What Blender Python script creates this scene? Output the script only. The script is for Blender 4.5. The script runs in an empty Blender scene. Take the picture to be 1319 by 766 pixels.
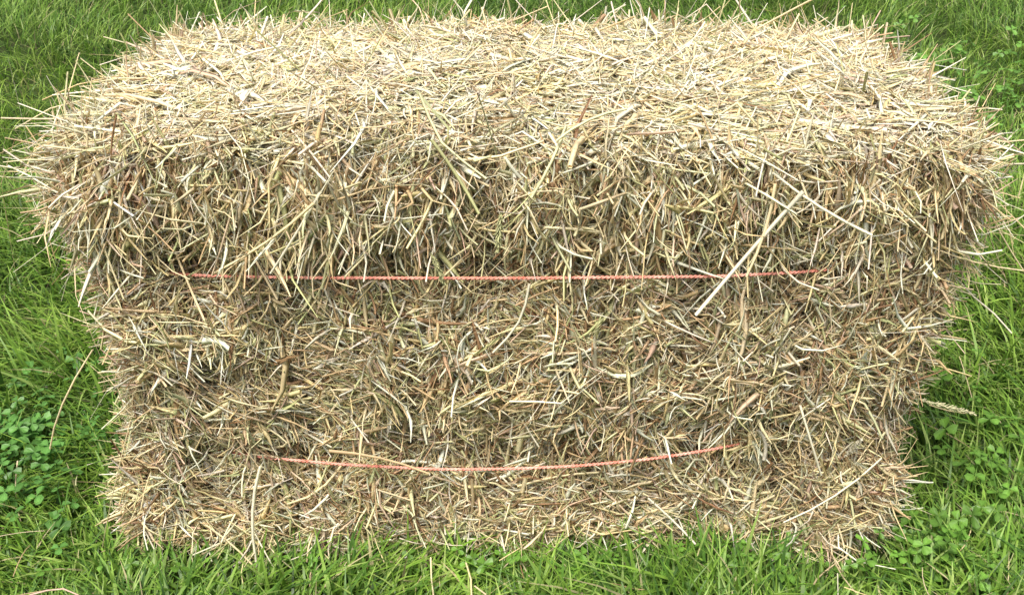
import bpy, math, numpy as np
from mathutils import Vector
rng=np.random.default_rng(7)
scene=bpy.context.scene

# ---------------------------------------------------------------- helpers
_g=np.random.default_rng(3).random((256,256))
def vnoise(x,y,s=1.0,o=0):
    x=np.asarray(x,float)*s+o*17.3+100; y=np.asarray(y,float)*s+o*9.1+100
    xi=np.floor(x).astype(int); yi=np.floor(y).astype(int)
    fx=x-xi; fy=y-yi; fx=fx*fx*(3-2*fx); fy=fy*fy*(3-2*fy)
    a=_g[xi%256,yi%256]; b=_g[(xi+1)%256,yi%256]; c=_g[xi%256,(yi+1)%256]; d=_g[(xi+1)%256,(yi+1)%256]
    return (a*(1-fx)+b*fx)*(1-fy)+(c*(1-fx)+d*fx)*fy
def norm(v): return v/np.maximum(np.linalg.norm(v,axis=-1,keepdims=True),1e-9)

def make_mesh(name,V,F,C,mat,parent=None,smooth=True):
    me=bpy.data.meshes.new(name)
    n=len(V); m=len(F); k=F.shape[1]
    me.vertices.add(n); me.vertices.foreach_set('co',V.astype(np.float32).ravel())
    me.loops.add(m*k); me.loops.foreach_set('vertex_index',F.astype(np.int32).ravel())
    me.polygons.add(m); me.polygons.foreach_set('loop_start',np.arange(0,m*k,k,dtype=np.int32))
    me.polygons.foreach_set('loop_total',np.full(m,k,dtype=np.int32))
    me.polygons.foreach_set('use_smooth',np.full(m,smooth,dtype=bool))
    me.update(calc_edges=True)
    if C is not None:
        at=me.color_attributes.new('Col','FLOAT_COLOR','POINT')
        cc=np.ones((n,4),np.float32); cc[:,:3]=C
        at.data.foreach_set('color',cc.ravel())
    me.materials.append(mat)
    ob=bpy.data.objects.new(name,me); scene.collection.objects.link(ob)
    if parent: ob.parent=parent
    return ob

def plant_mat(name,rough=0.55,trans=0.2,spec=0.3,nscale=250,lo=0.8,hi=1.15):
    m=bpy.data.materials.new(name); m.use_nodes=True
    nt=m.node_tree; nt.nodes.clear(); N=nt.nodes.new; L=nt.links.new
    out=N('ShaderNodeOutputMaterial'); at=N('ShaderNodeAttribute'); at.attribute_name='Col'
    tc=N('ShaderNodeTexCoord'); no=N('ShaderNodeTexNoise'); no.inputs['Scale'].default_value=nscale; no.inputs['Detail'].default_value=3
    L(tc.outputs['Object'],no.inputs['Vector'])
    mr=N('ShaderNodeMapRange'); mr.inputs['From Min'].default_value=.3; mr.inputs['From Max'].default_value=.7
    mr.inputs['To Min'].default_value=lo; mr.inputs['To Max'].default_value=hi
    L(no.outputs['Fac'],mr.inputs['Value'])
    vm=N('ShaderNodeVectorMath'); vm.operation='SCALE'; L(at.outputs['Color'],vm.inputs[0]); L(mr.outputs['Result'],vm.inputs['Scale'])
    p=N('ShaderNodeBsdfPrincipled'); L(vm.outputs['Vector'],p.inputs['Base Color'])
    p.inputs['Roughness'].default_value=rough; p.inputs['Specular IOR Level'].default_value=spec
    t=N('ShaderNodeBsdfTranslucent'); L(vm.outputs['Vector'],t.inputs['Color'])
    mx=N('ShaderNodeMixShader'); mx.inputs['Fac'].default_value=trans
    L(p.outputs[0],mx.inputs[1]); L(t.outputs[0],mx.inputs[2]); L(mx.outputs[0],out.inputs['Surface'])
    return m

# ---------------------------------------------------------------- bale shape
BH=.50; BD=.40; BW=.45
TZ=(.376,.146)
zk=np.array([0,.05,.145,.22,.31,.37,.41,.45,.5])
wk=np.array([.428,.440,.424,.420,.426,.430,.444,.454,.438])/BW
yk=np.array([-.010,-.022,-.006,-.016,-.017,-.004,-.016,-.024,-.010])
def deform(P):
    P=P.copy(); x,y,z=P[:,0].copy(),P[:,1].copy(),P[:,2].copy()
    P[:,0]=x*np.interp(z,zk,wk)+np.interp(z,[0,.1,.25,.5],[-.014,-.006,.008,.010])
    wf=np.clip(1-y/BD,0,1)
    P[:,1]+=wf*np.interp(z,zk,yk)+(1-wf)*(-.8*np.interp(z,zk,yk))
    fl=np.abs(np.sin((x+.05*vnoise(x,z,3,4))*math.pi/.105))
    g=-(1-fl)**3*.022
    P[:,1]-=wf**2*(g+(vnoise(x,z,16,1)-.5)*.020+(vnoise(x,z,40,2)-.5)*.014)
    wz=np.clip(z/BH,0,1)**3
    P[:,2]+=wz*((vnoise(x,y,9,5)-.5)*.018+(vnoise(x,y,28,6)-.5)*.008+.010*(1-(x/BW)**2)-.014*np.clip(y/BD,0,1)**2)
    P[:,0]+=np.sign(x)*np.clip(np.abs(x)/BW,0,1)**4*((vnoise(y,z,12,7)-.5)*.035)
    return P
def rbox(P,r=.05):
    lo=np.array([-BW+r,r,r*.5]); hi=np.array([BW-r,BD-r,BH-r])
    Q=np.clip(P,lo,hi); n=norm(P-Q); return Q+n*r,n
def face_points(face,n):
    u=rng.random(n); v=rng.random(n); P=np.empty((n,3))
    if face=='front': P[:,0]=(u*2-1)*BW; P[:,1]=0; P[:,2]=v*BH
    if face=='back': P[:,0]=(u*2-1)*BW; P[:,1]=BD; P[:,2]=v*BH
    if face=='top': P[:,0]=(u*2-1)*BW; P[:,1]=v*BD; P[:,2]=BH
    if face=='left': P[:,0]=-BW; P[:,1]=u*BD; P[:,2]=v*BH
    if face=='right': P[:,0]=BW; P[:,1]=u*BD; P[:,2]=v*BH
    return P

# ---------------------------------------------------------------- straw tubes
NR=5
def tubes(P,D,Nn,L,W,leaf,C,bend,kink=None):
    n=len(P); D=norm(D); S=norm(np.cross(D,Nn)); U=norm(np.cross(S,D))
    t=np.linspace(-.5,.5,NR)
    tw=rng.normal(0,.8,n)*(.4+leaf)
    roll=rng.normal(0,.42,n)
    V=np.empty((n,NR,4,3)); CC=np.empty((n,NR,4,3))
    th=np.where(leaf>.5,.07,.6)
    bd=rng.normal(0,1,(n,2))*bend[:,None]
    if kink is None: kink=np.where(rng.random(n)<.16,rng.normal(0,.4,n),0)
    cvar=rng.uniform(.88,1.12,(n,NR))
    for i,ti in enumerate(t):
        c=P+D*(L*ti)[:,None]+S*(bd[:,0]*L*(ti*ti-.08)*2)[:,None]+U*(bd[:,1]*L*(ti*ti-.08)*2)[:,None]
        c=c+S*(kink*L*max(ti,0))[:,None]
        tp=np.where(leaf>.5,(1-abs(2*ti)**2.0*.75),1.0-.2*(ti+.5))
        a=roll+tw*ti*2
        s=S*np.cos(a)[:,None]+U*np.sin(a)[:,None]; u=-S*np.sin(a)[:,None]+U*np.cos(a)[:,None]
        hw=(W*.5*tp)[:,None]; ht=hw*th[:,None]
        V[:,i,0]=c+s*hw; V[:,i,1]=c+u*ht; V[:,i,2]=c-s*hw; V[:,i,3]=c-u*ht
        CC[:,i]=(C*cvar[:,i:i+1])[:,None,:]
    b=(np.arange(n)*NR*4)[:,None,None,None]; r=(np.arange(NR-1)*4)[None,:,None,None]
    k=np.arange(4)[None,None,:,None]; k2=(k+1)%4
    F=np.concatenate([b+r+k,b+r+k2,b+r+4+k2,b+r+4+k],axis=3).reshape(-1,4)
    return V.reshape(-1,3),F,CC.reshape(-1,3)
class Acc:
    def __init__(s): s.V=[];s.F=[];s.C=[];s.n=0
    def add(s,t): s.V.append(t[0]);s.F.append(t[1]+s.n);s.C.append(t[2]);s.n+=len(t[0])
    def get(s): return np.concatenate(s.V),np.concatenate(s.F),np.concatenate(s.C)

# pale, near-white, golden, tan, dark brown, green, dusty pink, greenish pale
PAL=np.array([[.87,.74,.46],[.93,.87,.68],[.82,.67,.37],[.66,.48,.27],[.38,.23,.12],[.57,.57,.28],[.70,.53,.38],[.76,.73,.44]])
def colors(n,w):
    w=np.array(w,float); w/=w.sum()
    c=PAL[rng.choice(len(PAL),n,p=w)]
    return np.clip(c*rng.uniform(.82,1.15,(n,1))*rng.uniform(.95,1.05,(n,3)),.02,.93)

def straw_face(acc,face,n,Lr,Wm,dep,wts):
    P0=face_points(face,n); B,nrm=rbox(P0)
    base=deform(B)
    z=B[:,2]; x=B[:,0]
    if face in('front','back'): e1=np.tile([1.,0,0],(n,1)); e2=np.cross(nrm,e1)*(-1 if face=='front' else 1)
    elif face=='top': e1=np.tile([1.,0,0],(n,1)); e2=np.tile([0.,1,0],(n,1))
    else: e1=np.tile([0.,1,0],(n,1)); e2=np.tile([0.,0,1],(n,1))
    if face!='top':
        up=np.clip((z-.34)/.1,0,1); dn=np.clip((.10-z)/.08,0,1)
        ang=rng.uniform(-math.pi/2,math.pi/2,n)
        loc=(vnoise(x+B[:,1],z,14,9)-.5)*3.2
        ang=np.where(rng.random(n)<.45,math.pi/2+loc+rng.normal(0,.4,n),ang)
        ang=np.where(rng.random(n)<.7*up,math.pi/2+rng.normal(0,.45,n),ang)
        ang=np.where(rng.random(n)<.6*dn,rng.normal(0,.4,n),ang)
    else:
        ang=rng.uniform(-math.pi/2,math.pi/2,n)
    tilt=np.abs(rng.normal(0,.24,n))*np.where(rng.random(n)<.15,1.8,1)
    if face=='top': tilt=np.abs(rng.normal(0,.10,n))*np.where(rng.random(n)<.08,2.5,1)
    D=norm(e1*np.cos(ang)[:,None]+e2*np.sin(ang)[:,None])
    sg=np.where(rng.random(n)<.6,-1,1)
    D=norm(D*np.cos(tilt)[:,None]*sg[:,None]+nrm*np.sin(tilt)[:,None])
    L=rng.uniform(*Lr,n)*np.where(rng.random(n)<.15,1.8,1)
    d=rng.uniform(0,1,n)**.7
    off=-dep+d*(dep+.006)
    if face in('front','left','right'):
        for tz in TZ:
            k=np.exp(-((z-tz)/.012)**2)
            off=off-k*.007
            L=L*(1-.3*k); tilt_k=(1-.7*k)[:,None]
            dn_=(D*nrm).sum(1,keepdims=True); D=norm(D-nrm*dn_*(1-tilt_k))
    P=base+nrm*off[:,None]+D*(L*rng.uniform(-.1,.25,n)*np.sin(tilt))[:,None]
    P[:,2]=np.maximum(P[:,2],.012)
    leaf=(rng.random(n)<.66).astype(float)
    W=Wm*np.exp(rng.normal(0,.55,n))*np.where(leaf>.5,1.4,.85)
    W=np.clip(W,.0007,.0072)
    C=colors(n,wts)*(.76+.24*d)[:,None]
    C=C*(.90+.26*vnoise(x+B[:,1],z+B[:,1],20,11))[:,None]
    bend=np.abs(rng.normal(0,.16,n))+.03
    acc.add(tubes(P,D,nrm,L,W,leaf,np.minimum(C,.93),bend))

bale=bpy.data.objects.new('hay_bale',None); scene.collection.objects.link(bale)
straw_m=plant_mat('dry_straw',rough=.45,trans=.22,spec=.4,nscale=220,lo=.90,hi=1.08)
A=Acc()
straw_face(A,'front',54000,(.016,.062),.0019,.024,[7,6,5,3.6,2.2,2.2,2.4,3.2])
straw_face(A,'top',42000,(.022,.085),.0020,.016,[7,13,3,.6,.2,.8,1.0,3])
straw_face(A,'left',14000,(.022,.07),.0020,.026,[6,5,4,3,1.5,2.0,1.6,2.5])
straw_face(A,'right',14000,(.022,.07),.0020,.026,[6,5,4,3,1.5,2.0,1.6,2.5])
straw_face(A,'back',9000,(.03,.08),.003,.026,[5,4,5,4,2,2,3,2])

def fringe(n,xf,yf,zf,Df,Lr,Wr,wts,bend=.35,lf=.5):
    B=np.stack([xf(n),yf(n),zf(n)],1); B2,nr=rbox(B); P=deform(B2)
    D=norm(Df(n)); L=rng.uniform(*Lr,n); W=rng.uniform(*Wr,n)
    leaf=(rng.random(n)<lf).astype(float); W=W*(1+.35*leaf)
    P=P+D*(L*.22)[:,None]
    P[:,2]=np.maximum(P[:,2],.015)
    A.add(tubes(P,D,nr+.01,L,W,leaf,colors(n,wts),np.abs(rng.normal(0,bend,n))))
U=rng.uniform; G=rng.normal
pale=[7,10,4,.8,.2,1.5,1,3]; mixw=[6,6,5,2.5,1.2,2,2,2]
def dirs(mx,my,mz,s): return lambda n: np.stack([G(mx,s,n),G(my,s,n),G(mz,s,n)],1)
for sx in(-1,1):
    fringe(430,lambda n:np.full(n,sx*BW),lambda n:U(0,BD,n),lambda n:U(.37,.5,n),dirs(sx*.4,-.25,-.25,.75),(.03,.07),(.0009,.0030),mixw,.6,.5)
    fringe(90,lambda n:np.full(n,sx*BW),lambda n:U(0,.25,n),lambda n:U(.34,.48,n),dirs(sx*.8,-.3,-.5,.5),(.06,.12),(.0008,.0022),pale,1.0)
    fringe(350,lambda n:np.full(n,sx*BW),lambda n:U(0,BD,n),lambda n:U(.0,.35,n),dirs(sx*.4,-.2,-.1,.75),(.025,.065),(.0009,.0030),mixw,.6)
    fringe(220,lambda n:np.full(n,sx*BW),lambda n:U(0,BD,n),lambda n:U(.0,.09,n),dirs(sx*.9,-.4,-.05,.5),(.04,.08),(.0010,.0028),mixw,.6)
fringe(120,lambda n:np.full(n,-BW),lambda n:U(-.0,.14,n),lambda n:U(.40,.5,n),dirs(-.7,-.1,.25,.5),(.05,.10),(.0012,.0032),pale,.6)
fringe(1100,lambda n:U(-BW,BW,n),lambda n:np.zeros(n),lambda n:U(.37,.5,n),dirs(0,-.25,-.5,.6),(.04,.08),(.0011,.0034),pale)
fringe(80,lambda n:U(-BW,BW,n),lambda n:np.zeros(n),lambda n:U(.385,.5,n),dirs(0,-.22,-.7,.45),(.06,.12),(.0018,.0038),pale,.35)
fringe(900,lambda n:U(-BW,BW,n),lambda n:U(0,BD,n),lambda n:np.full(n,BH),lambda n:np.stack([G(0,1,n),G(0,1,n),np.abs(G(.02,.06,n))],1),(.06,.15),(.0012,.0034),pale,.45)
fringe(450,lambda n:U(-BW,BW,n),lambda n:U(.33,BD,n),lambda n:np.full(n,BH),lambda n:np.stack([G(0,.9,n),G(0,.6,n),np.abs(G(.15,.28,n))],1),(.03,.08),(.0010,.0028),pale,.8)
fringe(450,lambda n:U(-BW,BW,n),lambda n:np.zeros(n),lambda n:U(.02,.36,n),dirs(0,-.18,-.1,.7),(.035,.08),(.0012,.0034),pale)
fringe(800,lambda n:U(-BW,BW,n),lambda n:np.zeros(n),lambda n:U(.0,.07,n),dirs(0,-.30,-.1,.65),(.04,.09),(.0012,.0032),pale)

NS=[((.26,-.055,.475),(.175,-.075,.365),.0050,1),((.235,-.05,.49),(.33,-.05,.43),.0036,1),((.24,-.05,.48),(.22,-.07,.40),.0038,0),
((-.175,-.045,.47),(-.225,-.055,.395),.0048,1),((-.18,-.05,.46),(-.28,-.04,.385),.003,0),
((-.27,-.045,.155),(-.285,-.06,.04),.0038,1),((-.285,-.045,.07),(-.25,-.075,.012),.003,1),((-.33,-.05,.08),(-.27,-.07,.02),.0032,0),
((-.19,-.036,.172),(-.09,-.044,.150),.0050,3),((-.42,-.05,.30),(-.48,-.06,.19),.0022,0),
((.44,.03,.36),(.505,.0,.29),.0022,1),((.47,.02,.42),(.53,.0,.34),.0016,0),((.405,-.02,.40),(.50,-.01,.37),.002,0),
((-.07,-.04,.52),(-.03,-.06,.46),.004,5),((-.085,-.01,.55),(-.04,-.05,.48),.003,7),((.04,-.03,.52),(.10,-.02,.545),.003,7),((.02,-.05,.47),(.05,-.02,.525),.0035,7),
((.02,-.04,.37),(-.01,-.05,.30),.003,1),((.30,-.03,.22),(.33,-.04,.14),.003,1),((.15,-.03,.10),(.20,-.05,.055),.003,1),
((.28,.37,.49),(.36,.35,.545),.003,0),((.30,.39,.50),(.27,.41,.54),.0028,1),((-.28,.02,.53),(-.42,.0,.46),.002,1),
((.40,-.02,.14),(.30,-.05,.08),.0026,1),((-.40,-.04,.20),(-.455,-.05,.04),.002,0),((.0,-.035,.235),(.10,-.04,.225),.0026,1)]
a=np.array([s[0] for s in NS]);b=np.array([s[1] for s in NS])
A.add(tubes((a+b)/2,b-a,np.tile([0,-1.,.3],(len(NS),1)),np.linalg.norm(b-a,axis=1)*1.05,np.array([s[2] for s in NS]),
  np.zeros(len(NS)),PAL[[s[3] for s in NS]],np.full(len(NS),.08)))
V,F,C=A.get(); make_mesh('straw',V,F,C,straw_m,bale)

S=Acc()
for (p,d,L,R,ci) in [((.425,-.015,.222),(1,-.1,-.25),.065,.0030,7),((-.01,-.055,.455),(-.1,-.2,-1),.035,.004,5),((.265,-.02,.392),(1,0,.05),.05,.004,5),((-.075,-.05,.41),(.4,-.2,-1),.03,.004,5),((.36,-.02,.15),(.35,-.3,1),.03,.003,1),((.385,.0,.495),(1,-.1,.1),.05,.004,7)]:
    n=90; p=np.array(p);d=norm(np.array(d,float)); t=rng.random(n)
    r=norm(rng.normal(0,1,(n,3))); r=norm(r-(r@d)[:,None]*d)
    PP=p+d*(t*L)[:,None]+r*R*.5*np.sin(np.pi*np.clip(t,.1,.95))[:,None]
    DD=norm(d+r*.6)
    S.add(tubes(PP,DD,r,np.full(n,.006),np.full(n,.0015),np.zeros(n),np.tile(PAL[ci],(n,1))*U(.6,.95,(n,1)),np.full(n,.1)))
V,F,C=S.get(); make_mesh('seed_heads',V,F,C,straw_m,bale)

def core():
    nu,nv=60,36; Vs=[];Fs=[];o=0
    def grid(fn):
        nonlocal o
        u,v=np.meshgrid(np.linspace(0,1,nu),np.linspace(0,1,nv),indexing='ij')
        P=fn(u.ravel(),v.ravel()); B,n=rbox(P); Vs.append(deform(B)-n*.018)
        i=np.arange(nu-1)[:,None]*nv+np.arange(nv-1)[None,:]; i=i.ravel()+o
        Fs.append(np.stack([i,i+nv,i+nv+1,i+1],1)); o+=nu*nv
    e=np.ones_like
    grid(lambda u,v:np.stack([(2*u-1)*BW,0*u,v*BH],1)); grid(lambda u,v:np.stack([(2*u-1)*BW,e(u)*BD,v*BH],1))
    grid(lambda u,v:np.stack([(2*u-1)*BW,v*BD,e(u)*BH],1)); grid(lambda u,v:np.stack([(2*u-1)*BW,v*BD,0*u+.0],1))
    grid(lambda u,v:np.stack([-e(u)*BW,u*BD,v*BH],1)); grid(lambda u,v:np.stack([e(u)*BW,u*BD,v*BH],1))
    return np.concatenate(Vs),np.concatenate(Fs)
V,F=core()
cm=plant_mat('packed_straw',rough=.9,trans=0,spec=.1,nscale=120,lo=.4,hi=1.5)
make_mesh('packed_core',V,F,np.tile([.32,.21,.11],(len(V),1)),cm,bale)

# twine
tm=bpy.data.materials.new('twine_plastic'); tm.use_nodes=True; nt=tm.node_tree; p=nt.nodes['Principled BSDF']
no=nt.nodes.new('ShaderNodeTexNoise'); no.inputs['Scale'].default_value=60; tc=nt.nodes.new('ShaderNodeTexCoord'); nt.links.new(tc.outputs['Object'],no.inputs['Vector'])
cr=nt.nodes.new('ShaderNodeValToRGB'); cr.color_ramp.elements[0].position=.35; cr.color_ramp.elements[1].position=.7
cr.color_ramp.elements[0].color=(.72,.23,.16,1); cr.color_ramp.elements[1].color=(.88,.45,.36,1)
nt.links.new(no.outputs['Fac'],cr.inputs[0]); nt.links.new(cr.outputs[0],p.inputs['Base Color']); p.inputs['Roughness'].default_value=.5
def twine(name,pts,r=.00105):
    pts=np.array(pts)
    P=[]; n=len(pts)
    for i in range(n):
        p1,p2=pts[i],pts[(i+1)%n]
        m=max(2,int(np.linalg.norm(p2-p1)/.0015))
        t=np.linspace(0,1,m,endpoint=False)[:,None]
        P.append(p1+(p2-p1)*t)
    P=np.concatenate(P)
    for _ in range(12): P=(np.roll(P,3,0)+P+np.roll(P,-3,0))/3
    T=norm(np.roll(P,-1,0)-np.roll(P,1,0))
    up=np.tile([0,0,1.],(len(P),1)); S1=norm(np.cross(T,up)); U1=np.cross(S1,T)
    s=np.cumsum(np.linalg.norm(P-np.roll(P,1,0),axis=1))
    Vs=[];Fs=[];K=6;o=0
    for ph in(0,math.pi):
        c=P+S1*(np.cos(s*700+ph)*r*.75)[:,None]+U1*(np.sin(s*700+ph)*r*.75)[:,None]
        k=np.arange(K)*2*math.pi/K
        V=c[:,None,:]+S1[:,None,:]*(np.cos(k)*r)[None,:,None]+U1[:,None,:]*(np.sin(k)*r)[None,:,None]
        i=np.arange(len(P))[:,None]; j=np.arange(K)[None,:]; i2=(i+1)%len(P); j2=(j+1)%K
        Fs.append(np.stack([i*K+j,i*K+j2,i2*K+j2,i2*K+j],-1).reshape(-1,4)+o); Vs.append(V.reshape(-1,3)); o+=len(P)*K
    make_mesh(name,np.concatenate(Vs),np.concatenate(Fs),None,tm,bale)
twine('twine_1',[(-.43,.012,.365),(-.36,-.002,.366),(-.30,-.016,.369),(-.2,-.027,.373),(-.1,-.033,.376),(0,-.035,.377),(.1,-.035,.378),(.2,-.033,.378),(.28,-.023,.377),(.33,-.008,.374),(.43,.012,.370),(.44,.2,.370),(.42,.39,.370),(0,.42,.370),(-.42,.39,.370),(-.43,.2,.368)])
twine('twine_2',[(-.42,.018,.140),(-.34,.004,.142),(-.27,-.014,.143),(-.18,-.027,.1435),(-.08,-.035,.1435),(0,-.037,.146),(.07,-.036,.149),(.15,-.029,.153),(.22,-.018,.158),(.28,-.002,.162),(.36,.012,.160),(.43,.02,.155),(.43,.2,.15),(.42,.39,.146),(0,.42,.146),(-.42,.39,.146),(-.43,.2,.144)])

# ---------------------------------------------------------------- lawn
gm=plant_mat('grass_blades',rough=.42,trans=.4,spec=.4,nscale=60)
def blades(X,Y,Hh,W,lean,az,C,nr=5,droop=.6):
    n=len(X); t=np.linspace(0,1,nr); V=np.empty((n,nr,2,3)); CC=np.empty((n,nr,2,3))
    dx,dy=np.cos(az),np.sin(az); fa=az+math.pi/2+rng.normal(0,.5,n); sx,sy=np.cos(fa),np.sin(fa)
    for i,ti in enumerate(t):
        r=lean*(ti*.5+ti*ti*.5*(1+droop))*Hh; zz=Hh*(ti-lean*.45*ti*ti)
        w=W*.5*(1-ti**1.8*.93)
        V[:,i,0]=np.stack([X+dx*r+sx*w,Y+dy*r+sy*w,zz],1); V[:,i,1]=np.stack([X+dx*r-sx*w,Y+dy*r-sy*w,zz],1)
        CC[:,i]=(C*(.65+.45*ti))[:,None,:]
    V[:,0,:,2]=-.005
    b=(np.arange(n)*nr*2)[:,None]; r=(np.arange(nr-1)*2)[None,:]
    q=b+r; F=np.stack([q,q+1,q+3,q+2],-1).reshape(-1,4)
    return V.reshape(-1,3),F,CC.reshape(-1,3)
GP=np.array([[.18,.33,.045],[.25,.41,.065],[.12,.25,.04],[.33,.46,.12],[.07,.15,.03],[.52,.46,.26]])
def gcol(n,X,Y,w=(4,4,3,2.4,2.2,.5)):
    w=np.array(w,float);w/=w.sum()
    c=GP[rng.choice(6,n,p=w)]*U(.75,1.25,(n,1))
    m=vnoise(X,Y,1.7,3)*.6+vnoise(X,Y,6,4)*.4
    return c*(.68+.72*m)[:,None]*np.stack([.85+.32*m,np.ones(n),np.ones(n)],1)
def inside(X,Y,m=.0): return (np.abs(X-.0)<.42-m)&(Y>.015+m)&(Y<.39-m)
L=Acc()
def lawn(n,x0,x1,y0,y1,h,w,ok=None,thin=True,wt=(4,4,3,2.4,2.2,.5)):
    X=U(x0,x1,n);Y=U(y0,y1,n)
    k=~inside(X,Y)
    if thin: k&=~((np.abs(X)<.44)&(Y>-.07)&(Y<.015)&(rng.random(n)<.65+.4*(vnoise(X,Y,9,5)-.5)))
    if ok is not None:k&=ok(X,Y)
    X=X[k];Y=Y[k];n=len(X)
    hh=U(*h,n)*(.50+1.0*vnoise(X,Y,7,8)); ww=U(*w,n)
    az=vnoise(X,Y,2.3,2)*9+rng.normal(0,1.3,n)
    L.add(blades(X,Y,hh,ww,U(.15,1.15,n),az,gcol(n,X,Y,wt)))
lawn(100000,-2.,2.,-.45,2.9,(.03,.075),(.0018,.0042))
lawn(34000,-1.0,1.0,-.3,.9,(.03,.08),(.002,.0055),)
lawn(2600,-.62,.62,-.14,.0,(.04,.09),(.003,.0065))
lawn(900,-.7,-.36,-.12,.10,(.04,.08),(.002,.005),thin=False)
lawn(60000,-7,7,-4,9,(.05,.10),(.004,.008),lambda X,Y:~((np.abs(X)<1.9)&(Y>-.4)&(Y<2.8)))
lawn(70000,-30,30,-20,45,(.07,.14),(.012,.03),lambda X,Y:~((np.abs(X)<6.5)&(Y>-3.7)&(Y<8.7)))
lawn(1800,-1.,1.,-.3,.8,(.08,.13),(.003,.0065),lambda X,Y:~((np.abs(X)<.5)&(Y<.05)))
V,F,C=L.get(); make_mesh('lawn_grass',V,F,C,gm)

def clover(name,n,cx,cy,sx,sy,size,hh,col):
    V=[];F=[];C=[];o=0
    X=rng.normal(cx,sx,n);Y=rng.normal(cy,sy,n); k=~inside(X,Y,-.01);X=X[k];Y=Y[k]
    for x,y in zip(X,Y):
        h=U(*hh); s=U(*size); a0=U(0,6.28); c=np.array(col)*U(.7,1.3)
        tl=rng.normal(0,.3,2)
        w=.0007; bx=x+U(-.015,.015); by=y+U(-.015,.015)
        V+= [(bx-w,by,0),(bx+w,by,0),(x+w,y,h),(x-w,y,h)]; F.append((o,o+1,o+2,o+3)); C+=[c*.9]*4; o+=4
        for j in range(3):
            a=a0+j*2.094; d=np.array([math.cos(a),math.sin(a)]);e=np.array([-d[1],d[0]])
            def pt(u,v):
                q=d*u*s+e*v*s; z=h+abs(v)*s*.35-u*u*s*.15+q[0]*tl[0]+q[1]*tl[1]
                return (x+q[0],y+q[1],z)
            V+=[pt(0,0),pt(.5,0),pt(.98,0),pt(.45,.36),pt(.9,.40),pt(.45,-.36),pt(.9,-.40)]
            C+=[c*.8,c*1.15,c*1.1,c,c,c,c]
            F+=[(o,o+1,o+4,o+3),(o+1,o+2,o+4,o+4),(o,o+5,o+6,o+1),(o+1,o+6,o+2,o+2)]; o+=7
    me=bpy.data.meshes.new(name); me.from_pydata([tuple(v) for v in V],[],[tuple(dict.fromkeys(f)) for f in F]); me.update()
    at=me.color_attributes.new('Col','FLOAT_COLOR','POINT'); cc=np.ones((len(V),4),np.float32); cc[:,:3]=np.array(C); at.data.foreach_set('color',cc.ravel())
    me.materials.append(gm); ob=bpy.data.objects.new(name,me); scene.collection.objects.link(ob)
clover('clover_patch',240,-.64,.12,.07,.08,(.009,.015),(.03,.06),(.12,.28,.06))
clover('clover_patch',130,1.18,1.45,.18,.3,(.014,.022),(.03,.06),(.16,.33,.06))
clover('clover_patch',60,.60,.12,.08,.12,(.008,.014),(.03,.055),(.16,.33,.05))
clover('clover_patch',100,.05,-.062,.24,.012,(.006,.012),(.02,.055),(.16,.33,.05))
clover('clover_patch',60,.50,-.03,.05,.03,(.007,.013),(.02,.055),(.16,.33,.05))

n=900; X=U(-1.,1.,n);Y=U(-.15,.9,n);
near=np.exp(-np.maximum(np.abs(X)-.45,0)/.10)*np.exp(-np.maximum(Y-.4,0)/.2)*.7; k=(rng.random(n)<near)&~inside(X,Y);X=X[k];Y=Y[k];n=len(X)
LS=tubes(np.stack([X,Y,U(.015,.05,n)],1),np.stack([G(0,1,n),G(0,1,n),G(0,.3,n)],1),np.tile([0,0,1.],(n,1)),U(.03,.09,n),U(.001,.0026,n),np.zeros(n),colors(n,mixw)*.8,np.full(n,.2))
make_mesh('loose_straw',*LS,straw_m)

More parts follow.
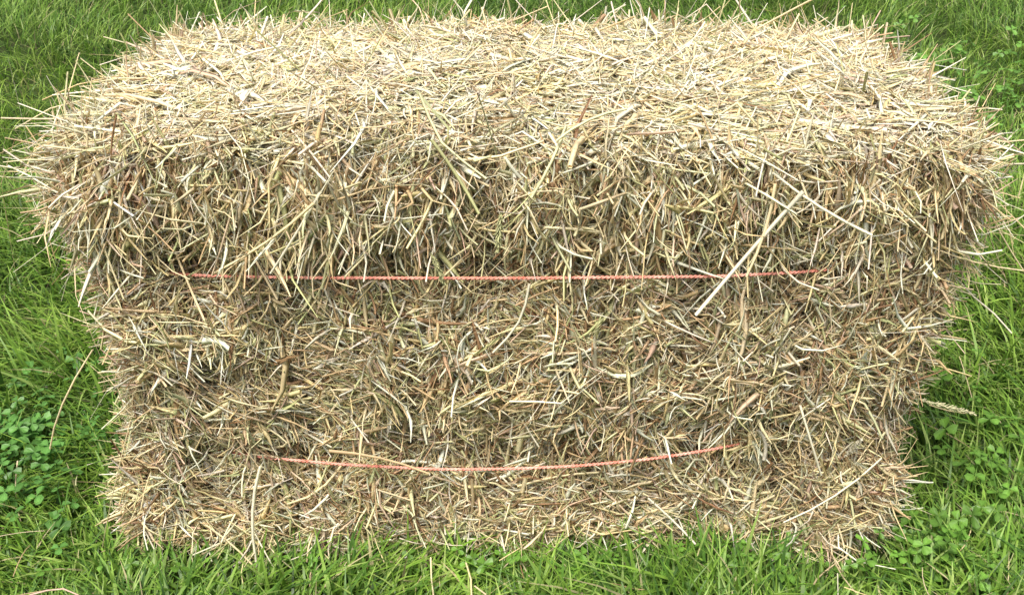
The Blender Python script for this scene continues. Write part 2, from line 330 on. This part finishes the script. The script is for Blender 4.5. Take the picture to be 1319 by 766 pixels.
gd=bpy.data.materials.new('soil_and_turf'); gd.use_nodes=True; nt=gd.node_tree; p=nt.nodes['Principled BSDF']; p.inputs['Roughness'].default_value=.95; p.inputs['Specular IOR Level'].default_value=.1
tc=nt.nodes.new('ShaderNodeTexCoord'); n1=nt.nodes.new('ShaderNodeTexNoise'); n1.inputs['Scale'].default_value=9; n1.inputs['Detail'].default_value=8
cr=nt.nodes.new('ShaderNodeValToRGB'); cr.color_ramp.elements[0].position=.35; cr.color_ramp.elements[0].color=(.025,.028,.012,1); cr.color_ramp.elements[1].position=.7; cr.color_ramp.elements[1].color=(.05,.09,.02,1)
nt.links.new(tc.outputs['Object'],n1.inputs['Vector']); nt.links.new(n1.outputs['Fac'],cr.inputs[0]); nt.links.new(cr.outputs[0],p.inputs['Base Color'])
q=np.linspace(-1,1,81); q=np.sign(q)*np.abs(q)**3*400
gx,gy=np.meshgrid(q,q,indexing='ij'); gz=np.clip((np.hypot(gx,gy)-10)/60,0,1)*(vnoise(gx,gy,.03,1)-.5)*1.0
Vg=np.stack([gx.ravel(),gy.ravel(),gz.ravel()],1); i=(np.arange(80)[:,None]*81+np.arange(80)[None,:]).ravel()
make_mesh('ground',Vg,np.stack([i,i+81,i+82,i+1],1),None,gd)

# ---------------------------------------------------------------- light
el=math.radians(65); az=math.radians(208)
sd=Vector((math.sin(az)*math.cos(el),math.cos(az)*math.cos(el),math.sin(el)))
sun=bpy.data.lights.new('sun','SUN'); sun.energy=5.0; sun.angle=math.radians(22); sun.color=(1,.97,.90)
so=bpy.data.objects.new('sun',sun); scene.collection.objects.link(so); so.rotation_euler=sd.to_track_quat('Z','Y').to_euler()
w=bpy.data.worlds.new('World'); scene.world=w; w.use_nodes=True; nt=w.node_tree
sk=nt.nodes.new('ShaderNodeTexSky'); sk.sky_type='NISHITA'; sk.sun_disc=False; sk.sun_elevation=el; sk.sun_rotation=az; sk.dust_density=7
nt.links.new(sk.outputs[0],nt.nodes['Background'].inputs[0]); nt.nodes['Background'].inputs[1].default_value=.15

cam=bpy.data.cameras.new('camera'); co=bpy.data.objects.new('camera',cam); scene.collection.objects.link(co)
co.location=(0,-.95,.884); co.rotation_euler=(math.radians(60),0,0); cam.lens=38.2; cam.sensor_width=36; cam.clip_start=.02; cam.clip_end=1500
scene.camera=co
scene.view_settings.view_transform='Standard'; scene.view_settings.look='None'; scene.view_settings.exposure=0
